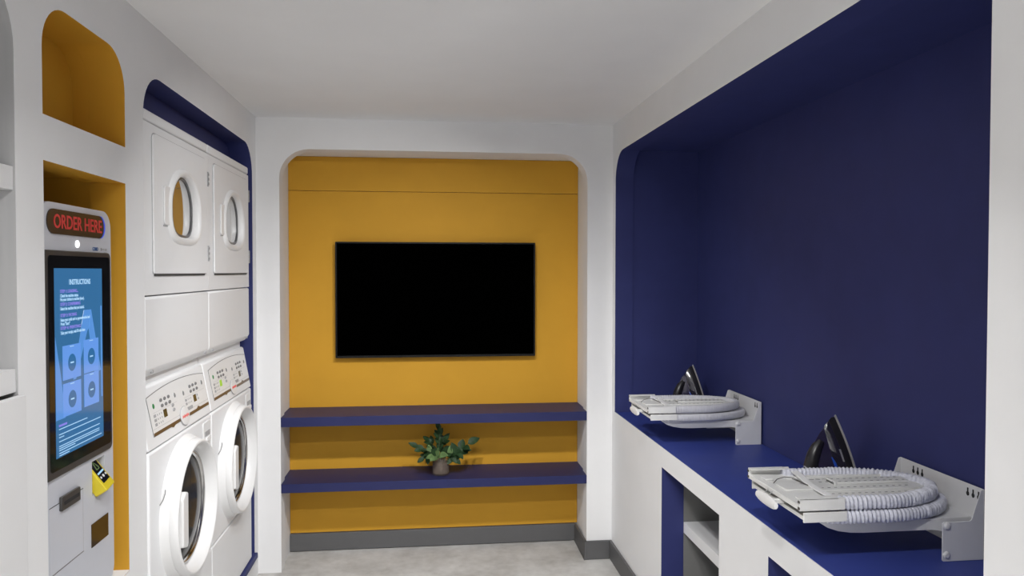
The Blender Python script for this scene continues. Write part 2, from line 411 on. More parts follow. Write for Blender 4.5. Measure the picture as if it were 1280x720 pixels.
# ------------------------------------------------------------------ navy wall shelves and television
for (z0, z1, lab) in ((0.777, 0.827, 'upper navy shelf spanning the gold recess below the television'),
                      (0.424, 0.471, 'lower navy shelf spanning the gold recess, carrying the vase of leaves')):
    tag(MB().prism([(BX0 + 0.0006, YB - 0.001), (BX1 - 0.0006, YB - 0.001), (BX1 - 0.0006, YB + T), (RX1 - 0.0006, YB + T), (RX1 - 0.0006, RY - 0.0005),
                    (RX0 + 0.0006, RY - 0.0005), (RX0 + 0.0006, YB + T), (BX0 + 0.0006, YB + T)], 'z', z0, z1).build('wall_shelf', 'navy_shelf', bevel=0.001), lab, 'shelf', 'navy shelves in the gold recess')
tv = root('television', 'wide black flat screen television, switched off, on the gold wall', 'television', (0.051, RY, 1.11))
tx0, tx1, tz0, tz1, ty = -0.520, 0.6215, 1.112, 1.7715, 4.243
MB().plate(rr(tx0, tx1, tz0, tz1, 0.004, 3), [rr(tx0 + 0.009, tx1 - 0.009, tz0 + 0.013, tz1 - 0.009)], 'y', ty, ty + 0.012).build('bezel', 'tv_bezel', tv)
MB().box(tx0 + 0.009, tx1 - 0.009, ty + 0.003, ty + 0.008, tz0 + 0.013, tz1 - 0.009).build('screen', 'tv_screen', tv)
MB().box(tx0 + 0.004, tx1 - 0.004, ty + 0.012, ty + 0.030, tz0 + 0.004, tz1 - 0.004).box(-0.30, 0.40, ty + 0.03, RY - 0.012, 1.20, 1.60).build('back_cover', 'tv_bezel', tv, bevel=0.004)
MB().box(-0.15, 0.25, RY - 0.012, RY - 0.0003, 1.30, 1.55).build('wall_mount', 'tv_bezel', tv)

# ------------------------------------------------------------------ laundry machines
def arch(cy, cz, w, h_up, h_dn, n=40, e_up=2.0, e_dn=3.2):
    out = []
    for k in range(n):
        a = 2 * PI * k / n; ca, sa = math.cos(a), math.sin(a)
        e = e_up if sa >= 0 else e_dn
        if sa < 0: ee = 2.0 / e
        else: ee = 2.0 / e
        yy = math.copysign(abs(ca) ** ee, ca) * w; zz = math.copysign(abs(sa) ** ee, sa) * (h_up if sa >= 0 else h_dn)
        out.append((cy + yy, cz + zz))
    return out
W2 = 0.3425
def make_dryer(yc, label):
    X = XL
    d = root('tumble_dryer', label, 'tumble dryer', (X, yc, 1.257), 'tumble dryers stacked on the washers')
    D0 = X - 0.66
    cy, cz = yc + 0.030, 1.830
    wh = arch(cy, cz, 0.166, 0.128, 0.112)
    MB().box(D0, X - 0.05, yc - W2, yc + W2, 1.526, 2.0845).build('dryer_body', 'enamel', d, bevel=0.012, seg=3)
    MB().plate(rr(yc - W2, yc + W2, 1.526, 2.0845), [wh], 'x', X - 0.05, X).build('front_panel', 'enamel', d)
    MB().box(D0, X - 0.051, yc - W2 + 0.006, yc + W2 - 0.006, 1.515, 2.11).build('inner_frame', 'seam', d)
    MB().box(D0, X, yc - W2, yc + W2, 2.0885, 2.125).build('top_cap', 'enamel', d, bevel=0.008, seg=3)
    prof = [(D0, 1.257), (X - 0.026, 1.257), (X - 0.018, 1.262), (X - 0.002, 1.283), (X, 1.29), (X, 1.516), (X - 0.006, 1.522), (D0, 1.522)]
    lp = MB().prism(prof, 'y', yc - W2, yc + W2).build('lower_panel', 'enamel', d, bevel=0.006, seg=2)
    for sy in (-0.27, 0.315):
        k = MB().lathe([(0.0, 0.001), (0.0055, 0.001), (0.0055, -0.006), (0.0, -0.006)], (X - 0.004, yc + sy, 1.273), 'x', 10, cap=False).build('screw', 'lgrey', lp)
    # door slab in a groove
    y0, y1, z0, z1 = yc - 0.272, yc + 0.312, 1.596, 2.055
    MB().plate(rr(y0 - 0.004, y1 + 0.004, z0 - 0.004, z1 + 0.004, (0.012, 0.012, 0.024, 0.024), 6), [rr(y0 + 0.001, y1 - 0.001, z0, z1 - 0.001, (0.01, 0.01, 0.02, 0.02), 6)], 'x', X, X + 0.0012).build('door_groove', 'lgrey', d)
    MB().plate(rr(y0, y1, z0, z1, (0.01, 0.01, 0.02, 0.02), 6), [wh], 'x', X, X + 0.007).build('door', 'enamel', d)
    MB().box(X, X + 0.004, y0 + 0.01, y1 - 0.03, z0 - 0.008, z0 - 0.001).build('door_slot', 'seam', d)
    rings = []
    for (w, hu, hd, dx) in ((0.186, 0.148, 0.131, 0.007), (0.184, 0.146, 0.129, 0.012), (0.174, 0.138, 0.121, 0.0185), (0.168, 0.133, 0.116, 0.0195), (0.157, 0.124, 0.108, 0.016), (0.152, 0.119, 0.104, 0.009), (0.150, 0.117, 0.102, -0.014)):
        rings.append([(X + dx, p[0], p[1]) for p in arch(cy, cz, w, hu, hd)])
    MB().loft(rings, cap=False).build('window_frame', 'plastic', d, smooth=50)
    def gx(y): return X - 0.002 - (y - cy) * 0.075
    MB().loft([[(gx(p[0]) + dx, p[0], p[1]) for p in arch(cy, cz, w, hu, hd)] for (w, hu, hd, dx) in ((0.1515, 0.1185, 0.1035, -0.012), (0.1505, 0.1175, 0.1025, 0.003), (0.138, 0.109, 0.094, 0.003), (0.137, 0.108, 0.093, -0.002))], cap=False).build('window_gasket', 'dark_steel', d)
    MB().loft([[(gx(p[0]) - 0.001 + q, p[0], p[1]) for p in arch(cy, cz, w, hu, hd)] for (w, hu, hd, q) in ((0.150, 0.117, 0.102, 0.0), (0.06, 0.05, 0.045, 0.0004))], cap=True).build('window_glass', 'mirror_glass', d, smooth=60)
    MB().prism(rr(cy - 0.222, cy - 0.160, 1.762, 1.895, (0.016, 0, 0, 0.016), 5), 'x', X + 0.007, X + 0.013).build('door_handle', 'plastic', d, bevel=0.003, seg=3)
    MB().box(X + 0.007, X + 0.010, cy - 0.222, cy - 0.186, 1.757, 1.7615).build('handle_groove', 'lgrey', d)
    for (a, b) in ((1.949, 2.008), (1.645, 1.708)):
        h = MB().box(X, X + 0.010, y1 + 0.0055, y1 + 0.0145, a, b).build('hinge', 'lgrey', d, bevel=0.001)
        for q in (0.18, 0.5, 0.82):
            zz = a + (b - a) * q
            MB().box(X + 0.010, X + 0.0115, y1 + 0.0065, y1 + 0.0135, zz - 0.005, zz + 0.005).build('hinge_knuckle', 'grey_line', h)
    return d
DY1, DY2 = 2.8035, 3.4905
dry = make_dryer(DY1, 'white tumble dryer stacked above the washer nearer the order kiosk')
dup(dry, (XL, DY2, 1.257), 'white tumble dryer stacked above the washer nearer the gold television wall')

XW = -0.889
CPE = Vector((-0.036, 0, 0.199)).normalized()
CPN = Vector((CPE.z, 0, -CPE.x))
def make_washer(yc, label):
    X = XW
    w = root('washing_machine', label, 'washing machine', (X, yc, 0.147), 'front loading washers in the blue alcove')
    D0 = X - 0.66
    MB().box(D0, X, yc - W2, yc + W2, 0.462, 1.0175).build('washer_body', 'enamel', w, bevel=0.008, seg=3)
    MB().box(D0, X - 0.0015, yc - W2, yc + W2, 0.152, 0.457).build('service_panel', 'enamel', w, bevel=0.006, seg=3)
    MB().box(D0 + 0.02, X - 0.012, yc - W2 + 0.008, yc + W2 - 0.008, 0.147, 1.025).build('inner_frame', 'lgrey', w)
    P0 = Vector((X, yc, 1.022))
    H = 0.202
    prof = [(D0, 1.022), (X, 1.022), (X - 0.036, 1.022 + 0.199), (X - 0.045, 1.2245), (D0, 1.2245)]
    MB().prism(prof, 'y', yc - W2, yc + W2).build('console', 'enamel', w, bevel=0.006, seg=3)
    MB().box(D0, X - 0.052, yc - W2 + 0.004, yc + W2 - 0.004, 1.2250, 1.2565).build('stacking_spacer', 'enamel', w)
    def cp(u, v, n): return tuple(P0 + Vector((0, u, 0)) + CPE * v + CPN * n)
    def cprism(poly, lo, hi): return MB().loft([[cp(p[0], p[1], a) for p in poly] for a in (lo, hi)])
    def top(u): return 0.168 + 0.020 * (1 - ((u - 0.022) / 0.307) ** 2)
    us = [-0.285 + 0.614 * k / 24 for k in range(25)]
    outl = [(-0.280, 0.036)] + [(0.329, 0.036)] + [(u, top(u)) for u in us[::-1]]
    cprism([(p[0], p[1]) for p in outl], 0.0002, 0.0012).build('console_outline', 'grey_line', w)
    ctr = (0.022, 0.11)
    inn = [(-0.277, 0.0375), (0.326, 0.0375)] + [(min(max(u, -0.281), 0.326), top(u) - 0.0025) for u in us[::-1]]
    cprism(inn, 0.0005, 0.0018).build('control_panel', 'plastic', w)
    cprism([(-0.277, 0.0376), (0.326, 0.0376), (0.326, 0.048), (0.215, 0.048), (0.195, 0.056), (0.175, 0.048), (-0.09, 0.048), (-0.277, 0.048)], 0.0019, 0.0024).build('trim_stripe', 'brown', w)
    cprism([(-0.12, 0.0376), (-0.095, 0.031), (-0.07, 0.0376)], 0.0019, 0.0024).build('trim_notch', 'brown', w)
    cprism([(-0.277, 0.059), (0.326, 0.059), (0.326, 0.0598), (-0.277, 0.0598)], 0.0019, 0.0022).build('print_line', 'lgrey', w)
    # badge
    bd = MB().loft([[cp(0.030 + r * math.cos(2 * PI * k / 28), 0.048 + r * 0.72 * math.sin(2 * PI * k / 28), n) for k in range(28)] for (r, n) in ((0.047, 0.0019), (0.047, 0.005), (0.041, 0.006))]).build('badge', 'plastic', w)
    MB().loft([[cp(0.030 + r * math.cos(2 * PI * k / 28), 0.048 + r * 0.72 * math.sin(2 * PI * k / 28), n) for k in range(28)] for (r, n) in ((0.048, 0.0019), (0.0495, 0.003), (0.048, 0.0045))], cap=False).build('badge_rim', 'lgrey', w)
    # the badge's red script lettering is only a slanted red stroke in the photograph
    pts = []
    lob = [(0.030 + (-0.034 + 0.068 * k / 16), 0.046 + (0.0055 if k % 2 else -0.0045) + 0.001 * (k % 3)) for k in range(17)]
    MB().tube([cp(p[0], p[1], 0.0062) for p in lob], 0.0011, 5).build('badge_lettering', 'red', w)
    def button(name, m, u, v, a, b):
        n = 12
        return MB().loft([[cp(u + a * s * math.cos(2 * PI * k / n), v + b * s * math.sin(2 * PI * k / n), q) for k in range(n)] for (s, q) in ((1, 0.0019), (1, 0.003), (0.7, 0.0045))]).build(name, m, w)
    for (u0, m1) in ((-0.166, 'grey_line'), (0.140, 'grey_line')):
        for r in range(2):
            for cidx in range(3):
                button('button', m1, u0 + cidx * 0.037 + r * 0.004, 0.1415 - 0.0195 * r, 0.0125, 0.0062)
    button('start_button', 'green', -0.239, 0.133, 0.007, 0.009)
    for u, v in ((-0.030, 0.136), (0.060, 0.128), (0.285, 0.135)): button('indicator_button', 'grey_line', u, v, 0.006, 0.009)
    for u, v in ((-0.066, 0.106), (-0.062, 0.089)): button('button', 'lgrey', u, v, 0.0125, 0.0062)
    for u, v in ((0.205, 0.098), (0.212, 0.083)): button('button', 'lgrey', u, v, 0.006, 0.005)
    for (u, v, m1) in ((-0.146, 0.093, 'lcd_dark'), (0.177, 0.090, 'lcd_dark')):
        cprism(rr(u - 0.016, u + 0.016, v - 0.0135, v + 0.0135), 0.0019, 0.0026).build('display', m1, w)
    cprism(rr(0.075, 0.135, 0.058, 0.071, 0.005, 4), 0.0019, 0.0026).build('card_label', 'lgrey', w)
    for r in range(3):
        v = 0.100 - 0.0145 * r
        cprism(rr(-0.252, -0.232, v - 0.005, v + 0.005), 0.0019, 0.0024).build('printed_icon', 'lgrey', w)
        for k in range(3): cprism(rr(-0.220 + 0.018 * k, -0.214 + 0.018 * k, v - 0.003, v + 0.003), 0.0019, 0.0023).build('printed_dot', 'lgrey', w)
    for r in range(2):
        v = 0.098 - 0.014 * r
        cprism(rr(0.066, 0.084, v - 0.0045, v + 0.0045), 0.0019, 0.0024).build('printed_icon', 'lgrey', w)
        for k in range(3): cprism(rr(0.096 + 0.016 * k, 0.101 + 0.016 * k, v - 0.003, v + 0.003), 0.0019, 0.0023).build('printed_dot', 'lgrey', w)
    cprism(rr(-0.25, -0.02, 0.1105, 0.1111), 0.0019, 0.0022).build('print_line', 'lgrey', w)
    cprism(rr(0.06, 0.30, 0.1085, 0.1091), 0.0019, 0.0022).build('print_line', 'lgrey', w)
    # dispenser plate right of the door
    pl = MB().prism(rr(yc + 0.222, yc + 0.318, 0.905, 1.000, (0.03, 0.008, 0.006, 0.006), 5), 'x', X, X + 0.004).build('dispenser_plate', 'plastic', w, bevel=0.002)
    MB().box(X + 0.004, X + 0.012, yc + 0.244, yc + 0.300, 0.920, 0.940).build('dispenser_latch', 'plastic', w, bevel=0.003)
    MB().box(X + 0.0035, X + 0.0055, yc + 0.240, yc + 0.305, 0.942, 0.962).build('dispenser_slot', 'lgrey', w, bevel=0.001)
    # porthole door
    zc = 0.742
    c0 = (X, yc + 0.002, zc)
    MB().lathe([(0.262, 0.0), (0.259, 0.004), (0.247, 0.026), (0.240, 0.0265)], c0, 'x', 64, cap=False).build('door_surround', 'plastic', w, smooth=50)
    dr = MB().lathe([(0.240, 0.020), (0.2455, 0.0275), (0.2405, 0.049), (0.238, 0.053), (0.232, 0.0545), (0.2275, 0.052), (0.214, 0.030), (0.206, 0.014), (0.205, 0.006)], c0, 'x', 72, cap=False).build('door', 'plastic', w, smooth=50)
    MB().lathe([(0.206, 0.009), (0.202, 0.014), (0.195, 0.014), (0.189, 0.010), (0.186, 0.002)], c0, 'x', 64, cap=False).build('glass_ring', 'chrome', w, smooth=60)
    MB().lathe([(0.190, 0.006), (0.180, 0.005), (0.170, 0.010), (0.13, 0.018), (0.10, 0.022), (0.05, 0.0245), (0.0, 0.025)], c0, 'x', 64, cap=False).build('glass_bowl', 'door_glass', w, smooth=70)
    hy = yc - 0.176
    MB().prism([(hy - 0.020, zc - 0.085), (hy + 0.030, zc - 0.100), (hy + 0.038, zc - 0.085), (hy + 0.038, zc + 0.092), (hy + 0.012, zc + 0.10), (hy - 0.020, zc + 0.08)], 'x', X + 0.034, X + 0.058).build('door_handle', 'plastic', w, bevel=0.006, seg=3)
    MB().tube([(X + 0.004, yc - 0.262, zc + 0.085), (X + 0.012, yc - 0.255, zc + 0.100), (X + 0.014, yc - 0.238, zc + 0.118), (X + 0.010, yc - 0.225, zc + 0.126)], 0.0016, 6).build('catch_wire', 'grey_line', w)
    return w
was = make_washer(DY1, 'white front loading washer with round door nearer the order kiosk')
was2 = dup(was, (XW, DY2, 0.147), 'white front loading washer with lit green display nearer the television wall')
for ch in was2.children:
    if ch.name.startswith('display') :
        me = ch.data
        if me.vertices[0].co.y < 0:
            ch.data = me.copy(); ch.data.materials.clear(); ch.data.materials.append(M['lcd_green']); break

# ------------------------------------------------------------------ order kiosk
KX = -0.915
KS = 0.915 / 0.896
def ky(y): return y * KS
def kz(z): return CAM_H + (z - CAM_H) * KS
K = root('order_kiosk', 'white self service order kiosk with blue touch screen in the gold niche', 'kiosk', (KX, ky(2.016), 0.704))
ky0, ky1, kz1 = 1.8615, ky(2.212), kz(1.7705)
MB().plate(rr(ky0, ky1, 0.7042, kz1, 0.05, 8), [rr(ky(2.079), ky(2.157), kz(1.000), kz(1.092))], 'x', KX - 0.06, KX).build('front_shell', 'kiosk', K, bevel=0.003)
MB().prism(rr(ky0 + 0.01, ky1 - 0.012, 0.7045, kz1 - 0.01, 0.045, 8), 'x', KX - 0.15, KX - 0.0605).build('rear_housing', 'kiosk', K, bevel=0.004)
MB().box(KX - 0.06, KX - 0.0005, ky(2.0795), ky(2.1565), kz(1.0005), kz(1.004)).build('pocket_sill', 'lgrey', K)
def kprism(poly, lo, hi): return MB().prism([(ky(p[0]), kz(p[1])) for p in poly], 'x', KX + lo, KX + hi)
sg = kprism(rr(1.855, 2.1685, 1.694, 1.7545, 0.029, 10), 0.0002, 0.0030).build('sign_face', 'sign', K)
text_mesh('ORDER HERE', 0.049, 'sign_red', 'sign_lettering', K, lambda a, b, c: (KX + 0.0034 + c, ky(2.0155) + a, kz(1.7235) + b), width=0.268, align='CENTER', bold=0.0007)
edge = [(2.1395 + 0.029 * math.cos(a), 1.72425 + 0.0302 * math.sin(a)) for a in [(-0.5 + k / 12) * PI for k in range(13)]]
inn2 = [(2.1335 + 0.028 * math.cos(a), 1.72425 + 0.0302 * math.sin(a)) for a in [(-0.5 + k / 12) * PI for k in range(13)]]
kprism(edge + inn2[::-1], 0.0031, 0.0036).build('sign_edge_light', 'sign_blue', K)
MB().lathe([(0.0, 0.0), (0.0095, 0.0), (0.0095, 0.002), (0.006, 0.004), (0.0, 0.0045)], (KX, ky(2.009), kz(1.6735)), 'x', 20, cap=False).build('camera_light', 'led_white', K)
kprism(rr(1.838, 2.1945, 1.1045, 1.6545, (0.004, 0.018, 0.016, 0.004), 6), 0.0002, 0.006).build('screen_bezel', 'kiosk_dark', K, bevel=0.002)
kprism(rr(1.848, 2.184, 1.122, 1.642, 0.010, 5), 0.0062, 0.0070).build('screen_glass', 'kiosk_glass', K)
kprism(rr(1.8745, 2.1335, 1.151, 1.611), 0.0071, 0.0076).build('touch_screen', 'scr_bg', K)
LY0, LY1, LZ0, LZ1 = ky(1.8745), ky(2.1335), kz(1.151), kz(1.611)
LW, LH = LY1 - LY0, LZ1 - LZ0
def sc(u, v, n=0.0): return (KX + 0.0078 + n, LY0 + u * LW, LZ1 - v * LH)
def sprism(poly, n0, n1, name, m): return MB().loft([[sc(p[0], p[1], a) for p in poly] for a in (n0, n1)]).build(name, m, K)
# big watermark letter
sprism([(0.0, 0.36), (0.10, 0.57), (0.18, 0.80), (0.0, 0.80)], 0, 0.0002, 'screen_watermark', 'scr_mark')
sprism([(0.955, 0.22), (0.985, 0.22), (0.985, 0.76), (0.955, 0.76)], 0, 0.0002, 'screen_watermark', 'scr_mark')
for poly in ([(0.58, 0.235), (0.74, 0.235), (0.70, 0.33), (0.65, 0.355), (0.40, 0.61), (0.34, 0.61)], [(0.74, 0.235), (0.95, 0.60), (0.80, 0.61), (0.68, 0.345), (0.70, 0.30)]):
    sprism(poly, 0, 0.0002, 'screen_watermark', 'scr_mark')
for (u0, u1, v0, v1, rows) in ((0.135, 0.50, 0.415, 0.600, 0), (0.565, 0.895, 0.405, 0.595, 1), (0.135, 0.50, 0.618, 0.795, 2), (0.565, 0.895, 0.600, 0.785, 3)):
    sprism(rr(u0, u1, v0, v1), 0.0003, 0.0005, 'screen_tile', 'scr_tile')
    cu, cv = (u0 + u1) / 2, (v0 + v1) / 2 + 0.005
    sprism([(cu + 0.080 * math.cos(2 * PI * k / 28), cv + 0.047 * math.sin(2 * PI * k / 28)) for k in range(28)], 0.0006, 0.0008, 'screen_dot', 'scr_dot')
    sprism(rr(cu - 0.035, cu + 0.035, cv - 0.004, cv + 0.004), 0.0009, 0.0010, 'dot_caption', 'scr_white')
    sprism(rr(cu - 0.04, cu + 0.04, v0 + 0.007, v0 + 0.011), 0.0006, 0.0007, 'tile_caption', 'scr_white')
def stext(body, u, v, h, m, width, al='LEFT', bold=0.0):
    return text_mesh(body, h * LH, m, 'screen_text', K, lambda a, b, c: tuple(Vector(sc(u, v, 0.0011)) + Vector((c, a, b))), width=width * LW, align=al, bold=bold, extrude=0.0001)
stext('INSTRUCTIONS', 0.50, 0.0755, 0.040, 'scr_white', 0.44, 'CENTER', 0.0005)
for (t, v, w_, m) in (('STEP 1: LOADING...', 0.123, 0.36, 'scr_purple'), ('STEP 2: CONFIRMING', 0.193, 0.40, 'scr_purple'), ('STEP 3: PAYING', 0.252, 0.32, 'scr_purple'), ('STEP 4: PRINTING', 0.320, 0.40, 'scr_purple'),
                      ('Check the machine status.', 0.147, 0.36, 'scr_white'), ('Put your clothes in machine (door).', 0.167, 0.48, 'scr_white'), ('Select the machine that you loaded.', 0.216, 0.48, 'scr_white'),
                      ('Swipe your credit card or payment method and', 0.276, 0.60, 'scr_white'), ('Press "Start"', 0.297, 0.18, 'scr_white'), ('Take your receipt, wait 30 mins later.', 0.345, 0.50, 'scr_white')):
    stext(t, 0.10, v, 0.0235, m, w_, 'LEFT', 0.0003)
sprism(rr(0.045, 0.20, 0.826, 0.837), 0.0011, 0.0012, 'screen_text_line', 'scr_purple')
for (v, u1) in ((0.850, 0.62), (0.878, 0.92), (0.893, 0.14), (0.915, 0.90), (0.940, 0.89), (0.951, 0.89), (0.962, 0.36), (0.977, 0.94), (0.989, 0.24)):
    sprism(rr(0.045, u1, v - 0.0022, v + 0.0022), 0.0011, 0.0012, 'screen_text_line', 'scr_white')
text_mesh('COMO', 0.014, 'blue_print', 'maker_mark', K, lambda a, b, c: (KX + 0.0004 + c, ky(2.0955) + a, kz(1.6635) + b), width=0.034, align='LEFT', bold=0.0003)
kprism(rr(2.146, 2.150, 1.660, 1.668), 0.0002, 0.0006).build('maker_mark', 'grey_line', K)
kprism(rr(2.153, 2.168, 1.6615, 1.6665), 0.0002, 0.0006).build('maker_mark', 'lgrey', K)
kprism(rr(2.171, 2.184, 1.6605, 1.6665), 0.0002, 0.0006).build('maker_mark', 'lgrey', K)
kprism(rr(2.165, 2.184, 1.6545, 1.6565), 0.0002, 0.0006).build('maker_mark', 'lgrey', K)
# receipt flap, slot
kprism(rr(1.851, 2.0215, 0.874, 1.0395), 0.0002, 0.0012).build('receipt_flap', 'kiosk', K, bevel=0.0006)
kprism(rr(1.849, 2.0235, 0.8715, 0.8733), 0.0002, 0.0010).build('flap_seam', 'grey_line', K)
kprism(rr(2.0218, 2.0228, 0.8735, 1.036), 0.0002, 0.0010).build('flap_seam', 'lgrey', K)
kprism(rr(1.850, 2.0225, 1.0368, 1.0388), 0.0013, 0.0018).build('flap_seam', 'seam', K)
rs = kprism(rr(1.897, 1.993, 1.017, 1.0515, 0.002, 2), 0.0013, 0.009).build('receipt_slot', 'kiosk_dark', K, bevel=0.002)
kprism(rr(1.906, 1.985, 1.0295, 1.0385), 0.0091, 0.0097).build('slot_mouth', 'hole', K)
kprism(rr(2.0685, 2.1715, 0.8630, 0.9255), 0.0002, 0.0018).build('scanner_window', 'brown_glass', K)
# yellow card terminal, tilted up out of the pocket
ct = root('card_terminal', 'yellow card payment terminal with dark keypad, set in the kiosk pocket', 'card terminal', (KX - 0.012, ky(2.118), kz(1.042)))
tm = Matrix.Translation(Vector((KX + 0.002, ky(2.113), kz(1.050)))) @ Matrix.Rotation(math.radians(-33), 4, 'Y') @ Matrix.Rotation(math.radians(8), 4, 'X')
hw, hl = 0.031, 0.048
MB().prism([(hw * sx, hl * sy) for sx, sy in ((-1, -0.92), (-0.86, -1), (0.86, -1), (1, -0.92), (1, 0.96), (0.9, 1), (-0.9, 1), (-1, 0.96))], 'x', -0.030, 0.006).build('terminal_body', 'yellow', ct, bevel=0.004, seg=3, xf=tm)
MB().prism(rr(-0.022, 0.022, -0.026, 0.044), 'x', 0.0061, 0.0074).build('terminal_face', 'term_face', ct, xf=tm)
MB().prism([(-0.011, 0.012), (0.010, 0.012), (0.012, 0.018), (0.000, 0.040), (-0.006, 0.040)], 'x', 0.0075, 0.0079).build('display_icon', 'leaf_pale', ct, xf=tm)
MB().prism([(-0.006, 0.015), (0.006, 0.015), (-0.001, 0.033)], 'x', 0.008, 0.0083).build('display_icon', 'term_face', ct, xf=tm)
MB().prism(rr(-0.020, 0.020, 0.000, 0.005), 'x', 0.0075, 0.0080).build('display_bar', 'scr_white', ct, xf=tm)
for (a, r) in ((-0.017, 0.0035), (0.0, 0.0045), (0.017, 0.0035)):
    MB().lathe([(0.0, 0.0075), (r, 0.0075), (r, 0.0085), (0, 0.0085)], (0, a, -0.010), 'x', 12, cap=False).build('keypad_button', 'plastic', ct, xf=tm)

# ------------------------------------------------------------------ ironing boards
def plan(x_front, x_nose, hw, taper, n=26):
    # open path from near front corner around the nose to the far front corner
    L = x_nose - x_front
    pts = []
    for k in range(8): pts.append((x_front + (L * 0.42) * k / 8, -hw))
    for k in range(n + 1):
        a = -PI / 2 + PI * k / n
        pts.append((x_front + L * 0.42 + L * 0.58 * abs(math.cos(a)) ** taper, hw * math.copysign(abs(math.sin(a)) ** 0.9, math.sin(a))))
    for k in range(7, -1, -1): pts.append((x_front + (L * 0.42) * k / 8, hw))
    return pts
def resample(pts, step):
    out = [pts[0]]; acc = 0.0
    for i in range(1, len(pts)):
        a = Vector(pts[i - 1]); b = Vector(pts[i]); d = (b - a).length
        pos = step - acc
        while pos <= d and d > 0:
            out.append(tuple(a + (b - a) * (pos / d))); pos += step
        acc = (acc + d) % step if d > 0 else acc
    out.append(pts[-1]); return out
def sweep_rim(mb, pts, zc, rw, rh, wr, seed, inward=True):
    rnd = random.Random(seed)
    P = [Vector((p[0], p[1], 0)) for p in pts]; n = 14; rings = []; ph = 0.0; amp = 1.0
    for i, p in enumerate(P):
        t = (P[min(i + 1, len(P) - 1)] - P[max(i - 1, 0)]).normalized(); out = Vector((t.y, -t.x, 0))
        ph += rnd.uniform(1.1, 2.0); amp += rnd.uniform(-0.35, 0.35); amp = min(1.6, max(0.75, amp))
        fade = min(1.0, i / 6, (len(P) - 1 - i) / 6)
        ring = []
        for k in range(n):
            a = 2 * PI * k / n; ca, sa = math.cos(a), math.sin(a)
            e = 0.75
            q = wr * amp * fade * math.sin(ph + 0.9 * sa + 0.5 * ca)
            ox = math.copysign(abs(ca) ** e, ca) * (rw + q) ; oz = math.copysign(abs(sa) ** e, sa) * (rh + q * 0.8)
            ring.append(tuple(p + out * (ox - rw) + Vector((0, 0, zc + oz))))
        rings.append(ring)
    mb.loft(rings)
    return mb
def make_board(loc, label, wr, fab, seed):
    B = root('ironing_board', label, 'ironing board', loc, 'folded wall mounted ironing boards')
    o = Vector((0, 0, 0))
    def bd(mb, name, m, parent=B, **k): return mb.build(name, m, parent, origin=o, **k)
    # bracket
    y0, y1 = -0.175, 0.175
    bd(MB().box(-0.0115, -0.0085, y0, y1, 0.0005, 0.190), 'back_plate', 'metal_white', bevel=0.001)
    bd(MB().box(-0.0085, -0.0005, y0 + 0.04, y1 - 0.04, 0.03, 0.15), 'wall_spacer', 'metal_white')
    fl = [(-0.128, 0.004), (-0.124, 0.0005), (-0.0115, 0.0005), (-0.0115, 0.190), (-0.018, 0.188), (-0.044, 0.110), (-0.050, 0.106), (-0.124, 0.106), (-0.128, 0.102)]
    for ya, yb in ((y0, y0 + 0.003), (y1 - 0.003, y1)):
        f = bd(MB().prism(fl, 'y', ya, yb), 'side_flange', 'metal_white', bevel=0.0008)
        for (rx, rz) in ((-0.116, 0.096), (-0.1165, 0.018)):
            s = -1 if ya < 0 else 1
            yy = ya if s < 0 else yb
            bd(MB().lathe([(0.0095, 0.0), (0.009, 0.003 * s), (0.006, 0.0055 * s), (0.0, 0.0062 * s)], (rx, yy, rz), 'y', 16, cap=False), 'rivet', 'metal_white', f)
    for yk in (0.110, 0.090, 0.070, -0.118, -0.138, -0.158):
        kh = [(yk + 0.0055 * math.cos(2 * PI * k / 14), 0.163 + 0.0065 * math.sin(2 * PI * k / 14)) for k in range(14)]
        bd(MB().prism(kh, 'x', -0.0122, -0.0116).box(-0.0122, -0.0116, yk - 0.0025, yk + 0.0025, 0.166, 0.179), 'keyhole', 'hole')
    # carrying arm with curved nose
    top = [(-0.0116, 0.104), (-0.36, 0.104), (-0.42, 0.108), (-0.472, 0.130)]
    bot = [(-0.480, 0.124), (-0.470, 0.118), (-0.452, 0.104), (-0.43, 0.090), (-0.40, 0.080), (-0.365, 0.0745), (-0.33, 0.073), (-0.128, 0.073), (-0.0116, 0.050)]
    for ya in (-0.138, 0.108):
        bd(MB().prism(top + bot, 'y', ya, ya + 0.003), 'arm_side', 'metal_white', bevel=0.0008)
    bd(MB().prism([(-0.0116, 0.100), (-0.36, 0.100), (-0.42, 0.104), (-0.470, 0.127), (-0.466, 0.130), (-0.418, 0.107), (-0.36, 0.1035), (-0.0116, 0.1035)], 'y', -0.135, 0.108), 'arm_tray', 'metal_white')
    bd(MB().prism([(-0.30, 0.073), (-0.14, 0.073), (-0.14, 0.056), (-0.16, 0.056)], 'y', -0.02, 0.02), 'arm_brace', 'metal_white')
    # lower half of the board
    yo = -0.015
    lowp = [(p[0], p[1] + yo) for p in plan(-0.428, -0.024, 0.153, 1.15)]
    lp = resample(lowp, 0.003)
    bd(sweep_rim(MB(), lp, 0.1235, 0.014, 0.0165, wr, seed), 'lower_cover_rim', fab, smooth=80)
    inner = [(p[0] - 0.01, p[1] * 0.93 + yo * 0.07) for p in lowp]
    bd(MB().prism(inner, 'z', 0.108, 0.137), 'lower_cover', fab)
    bd(MB().box(-0.513, -0.36, yo - 0.150, yo + 0.155, 0.124, 0.1275), 'lower_tray', 'tray')
    for ya in (yo - 0.155, yo + 0.150):
        bd(MB().box(-0.515, -0.395, ya, ya + 0.005, 0.117, 0.143), 'lower_rail', 'tray', bevel=0.001)
    bd(MB().box(-0.515, -0.509, yo - 0.15, yo + 0.15, 0.124, 0.134), 'lower_front_rail', 'tray')
    # upper half, underside up
    uy = yo
    upp = [(p[0], p[1] + uy) for p in plan(-0.428, -0.052, 0.150, 1.25)]
    up = resample(upp, 0.003)
